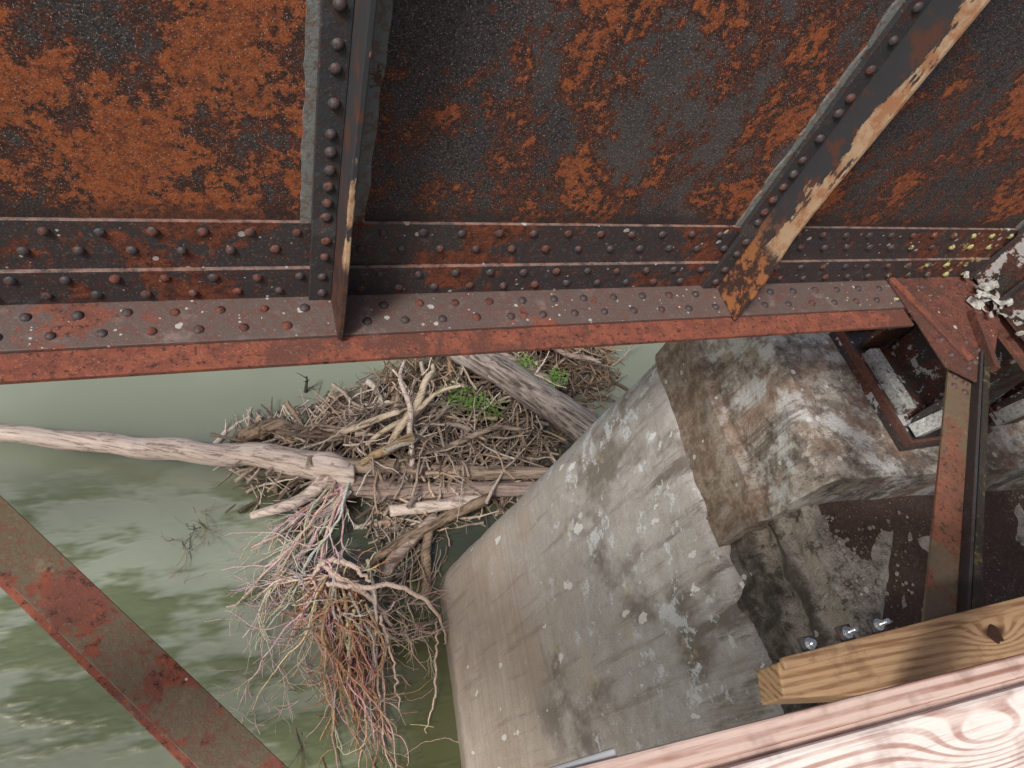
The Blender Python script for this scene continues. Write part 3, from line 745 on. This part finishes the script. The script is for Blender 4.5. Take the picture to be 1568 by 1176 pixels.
def wander(p,d,L,r0,r1,n,wig,grav=0,zmin=-.03,target=None):
    P=[Vector(p)];d=Vector(d).normalized()
    for i in range(n):
        d=d+Vector((random.gauss(0,wig),random.gauss(0,wig),random.gauss(0,wig)))+Vector((0,0,-grav))
        if target is not None:
            dd=(Vector(target)-P[-1]); 
            if dd.length>1e-3: d=d.normalized()*.75+dd.normalized()*.25
        d.normalize(); q=P[-1]+d*(L/n)
        if q.z<zmin: q.z=zmin; d.z=abs(d.z)*.1
        P.append(q)
    return P,[r0+(r1-r0)*i/n for i in range(n+1)],d
def branch(p,d,L,r,lev,c,wig=.16,grav=0,target=None,kids=(4,7)):
    n=max(5,int(L/.06)); P,R,_=wander(p,d,L,r,max(r*.3,.003),n,wig,grav,target=target)
    addstick(P,R,tuple(q*random.uniform(.75,1.2) for q in c),5 if r>.006 else 3)
    if lev>0:
        for k in range(random.randint(*kids)):
            i=random.randint(int(n*.2),n-1); dd=(P[i+1]-P[i]).normalized()
            sd=Vector((random.uniform(-1,1),random.uniform(-1,1),random.uniform(-.4,.5)))
            branch(P[i],dd+sd*.8,L*random.uniform(.3,.55),R[i]*.65,lev-1,c,wig,grav,kids=(2,5))
SV=[];SF=[];SC=[]
pink=(.64,.53,.47); 
bush=empty('dead_branch_tangle')
base=Vector((1.2,3.86,.42))
for tx,ty in [(-.39,2.68),(-.30,2.31),(-.06,2.07),(-.10,3.12),(.20,3.42),(.1,2.6),(.3,2.2),(.35,2.9),(-.1,3.4),(.5,3.0),(.6,2.5),(.25,1.9),(.0,2.85),(.9,2.9)]:
    b=base+Vector((random.uniform(-.25,.1),random.uniform(-.1,.1),random.uniform(-.05,.1)))
    t=Vector((tx,ty,.12)); L=(t-b).length*1.05
    branch(b,(t-b)+Vector((random.uniform(-.4,.4),0,.8)),L,random.uniform(.018,.03),2,pink,wig=.18,target=t)
for k in range(8):
    b=Vector((.75,2.7,.5)); t=Vector((random.uniform(-.45,.7),random.uniform(1.3,3.2),.1))
    branch(b,(t-b)+Vector((0,0,.6)),(t-b).length,.015,2,pink,wig=.2,target=t)
mkobj('branches',SV,SF,m_stick,bush,smooth=True,cols=SC)
SV=[];SF=[];SC=[]
rootc=(.46,.28,.20); rootc2=(.58,.43,.35); rootc3=(.42,.24,.15)
rt=empty('uprooted_root_mass')
for k in range(60):
    b=Vector((random.gauss(.93,.2),random.gauss(2.45,.22),random.uniform(.15,.6)))
    t=Vector((random.gauss(1.06,.19),random.uniform(.3,1.9),random.uniform(-.02,.15)))
    branch(b,(t-b)+Vector((random.uniform(-1,1),0,random.uniform(-.3,.6))),(t-b).length*1.05,random.uniform(.010,.026),1,random.choice([rootc,rootc2,rootc3]),wig=.22,target=t,kids=(2,4))
for k in range(115):
    b=Vector((random.gauss(.85,.26),random.gauss(2.5,.24),random.uniform(.15,.6)))
    branch(b,(random.uniform(-1,1),random.uniform(-1,.6),random.uniform(-.5,.6)),random.uniform(.2,.65),random.uniform(.006,.018),1,random.choice([rootc,rootc2,pink,rootc3]),wig=.3,kids=(1,4))
for keys,r in (([(.72,2.62,.55),(1.06,2.45,.68),(1.51,2.36,.7),(1.85,2.16,.6),(2.08,1.88,.3),(2.12,1.7,.05)],[.03,.034,.03,.028,.016,.008]),
               ([(.6,2.75,.5),(.78,2.85,.62),(1.0,2.75,.66),(1.25,2.5,.6)],[.02,.035,.035,.02]),
               ([(.7,2.9,.5),(.9,2.6,.6),(1.25,2.35,.4),(1.45,2.0,.3)],[.03,.04,.035,.02]),
               ([(1.68,.78,0),(1.83,1.1,.2),(1.93,1.55,.3),(2.0,1.95,.35)],[.006,.012,.014,.01]),
               ([(1.41,1.07,0),(1.4,1.6,.3),(1.3,2.1,.5)],[.008,.014,.02])):
    P,R=smooth_path(keys,r,26)
    P=[p+Vector((random.gauss(0,.012),random.gauss(0,.012),random.gauss(0,.012))) for p in P]
    addstick(P,R,(.56,.44,.37),8)
for k in range(30):
    b=Vector((random.uniform(1.2,1.8),random.uniform(1.7,2.5),.3)); 
    branch(b,(random.uniform(-.3,1),random.uniform(-1,.4),random.uniform(-.3,.3)),random.uniform(.3,.7),.010,1,(.44,.35,.29),wig=.2)
mkobj('roots',SV,SF,m_stick,rt,smooth=True,cols=SC)
SV=[];SF=[];SC=[]
branch((.84,5.7,-.05),(.03,.0,1),.42,.035,1,(.07,.06,.05),wig=.05)
mkobj('protruding_snag',SV,SF,m_stick,None,smooth=True,cols=SC)
SV=[];SF=[];SC=[]
for k in range(9):
    branch((random.uniform(-1.0,-.6),random.uniform(3.6,4.1),0),(random.uniform(-.3,.5),random.uniform(-1,.2),.25),random.uniform(.3,.7),.007,1,(.3,.25,.2))
for k in range(5):
    branch((random.uniform(.2,.5),random.uniform(.6,1.2),0),(random.uniform(-.2,.2),-1,.1),.6,.009,1,(.14,.1,.08))
for k in range(16):
    branch((random.uniform(4.9,6.0),random.uniform(5.6,6.6),.1),(random.uniform(-.2,1),random.uniform(0,1),.3),random.uniform(.5,1.1),.012,1,(.42,.34,.27))
mkobj('submerged_twigs',SV,SF,m_stick,None,smooth=True,cols=SC)
V=[];F=[]
for cx,cy,cz,rr,nn in ((4.05,5.38,.90,.13,120),(4.5,5.07,.90,.15,160),(3.05,4.78,.86,.2,170),(2.85,5.0,.86,.16,90),(3.35,4.62,.84,.14,70)):
    for k in range(nn):
        x=cx+random.gauss(0,rr*.7);y=cy+random.gauss(0,rr*.45);z=cz+random.uniform(-.18,.06)
        a=random.uniform(0,6.28);l=random.uniform(.025,.06);w_=l*.35;t=random.uniform(-.2,.7)
        d=Vector((math.cos(a),math.sin(a),t))*l; s=Vector((-math.sin(a),math.cos(a),random.uniform(-.4,.4)))*w_
        o=len(V); p=Vector((x,y,z)); V+=[tuple(p),tuple(p+d*.5+s),tuple(p+d),tuple(p+d*.5-s)]; F.append((o,o+1,o+2,o+3))
mkobj('green_weeds',V,F,m_leaf)

# ------------------------------------------------------------------ light, world, camera
sund=Vector((-.62,-.38,.95)).normalized()
sun=bpy.data.lights.new('sun','SUN'); sun.energy=2.4; sun.angle=math.radians(10); sun.color=(1,.965,.92)
so=bpy.data.objects.new('sun',sun); scene.collection.objects.link(so); so.rotation_euler=sund.to_track_quat('Z','Y').to_euler()
wd=bpy.data.worlds.new('World'); scene.world=wd; wd.use_nodes=True
nt=wd.node_tree; sky=nt.nodes.new('ShaderNodeTexSky'); sky.sky_type='NISHITA'; sky.sun_disc=False
sky.sun_elevation=math.asin(sund.z); sky.sun_rotation=math.atan2(sund.x,sund.y)
sky.air_density=1.0; sky.dust_density=7.0; sky.ozone_density=.6
nt.links.new(sky.outputs[0],nt.nodes['Background'].inputs[0]); nt.nodes['Background'].inputs[1].default_value=.12
cam=bpy.data.cameras.new('camera'); cam.sensor_width=36; cam.lens=23.95; cam.clip_start=.02; cam.clip_end=1500
co=bpy.data.objects.new('camera',cam); scene.collection.objects.link(co); scene.camera=co
r=Vector((.9283,-.2594,.2662)).normalized(); up=Vector((.0757,.8333,.5476)).normalized(); bk=r.cross(up)
up=bk.cross(r)
co.matrix_world=Matrix(((r.x,up.x,bk.x,0),(r.y,up.y,bk.y,0),(r.z,up.z,bk.z,H),(0,0,0,1)))
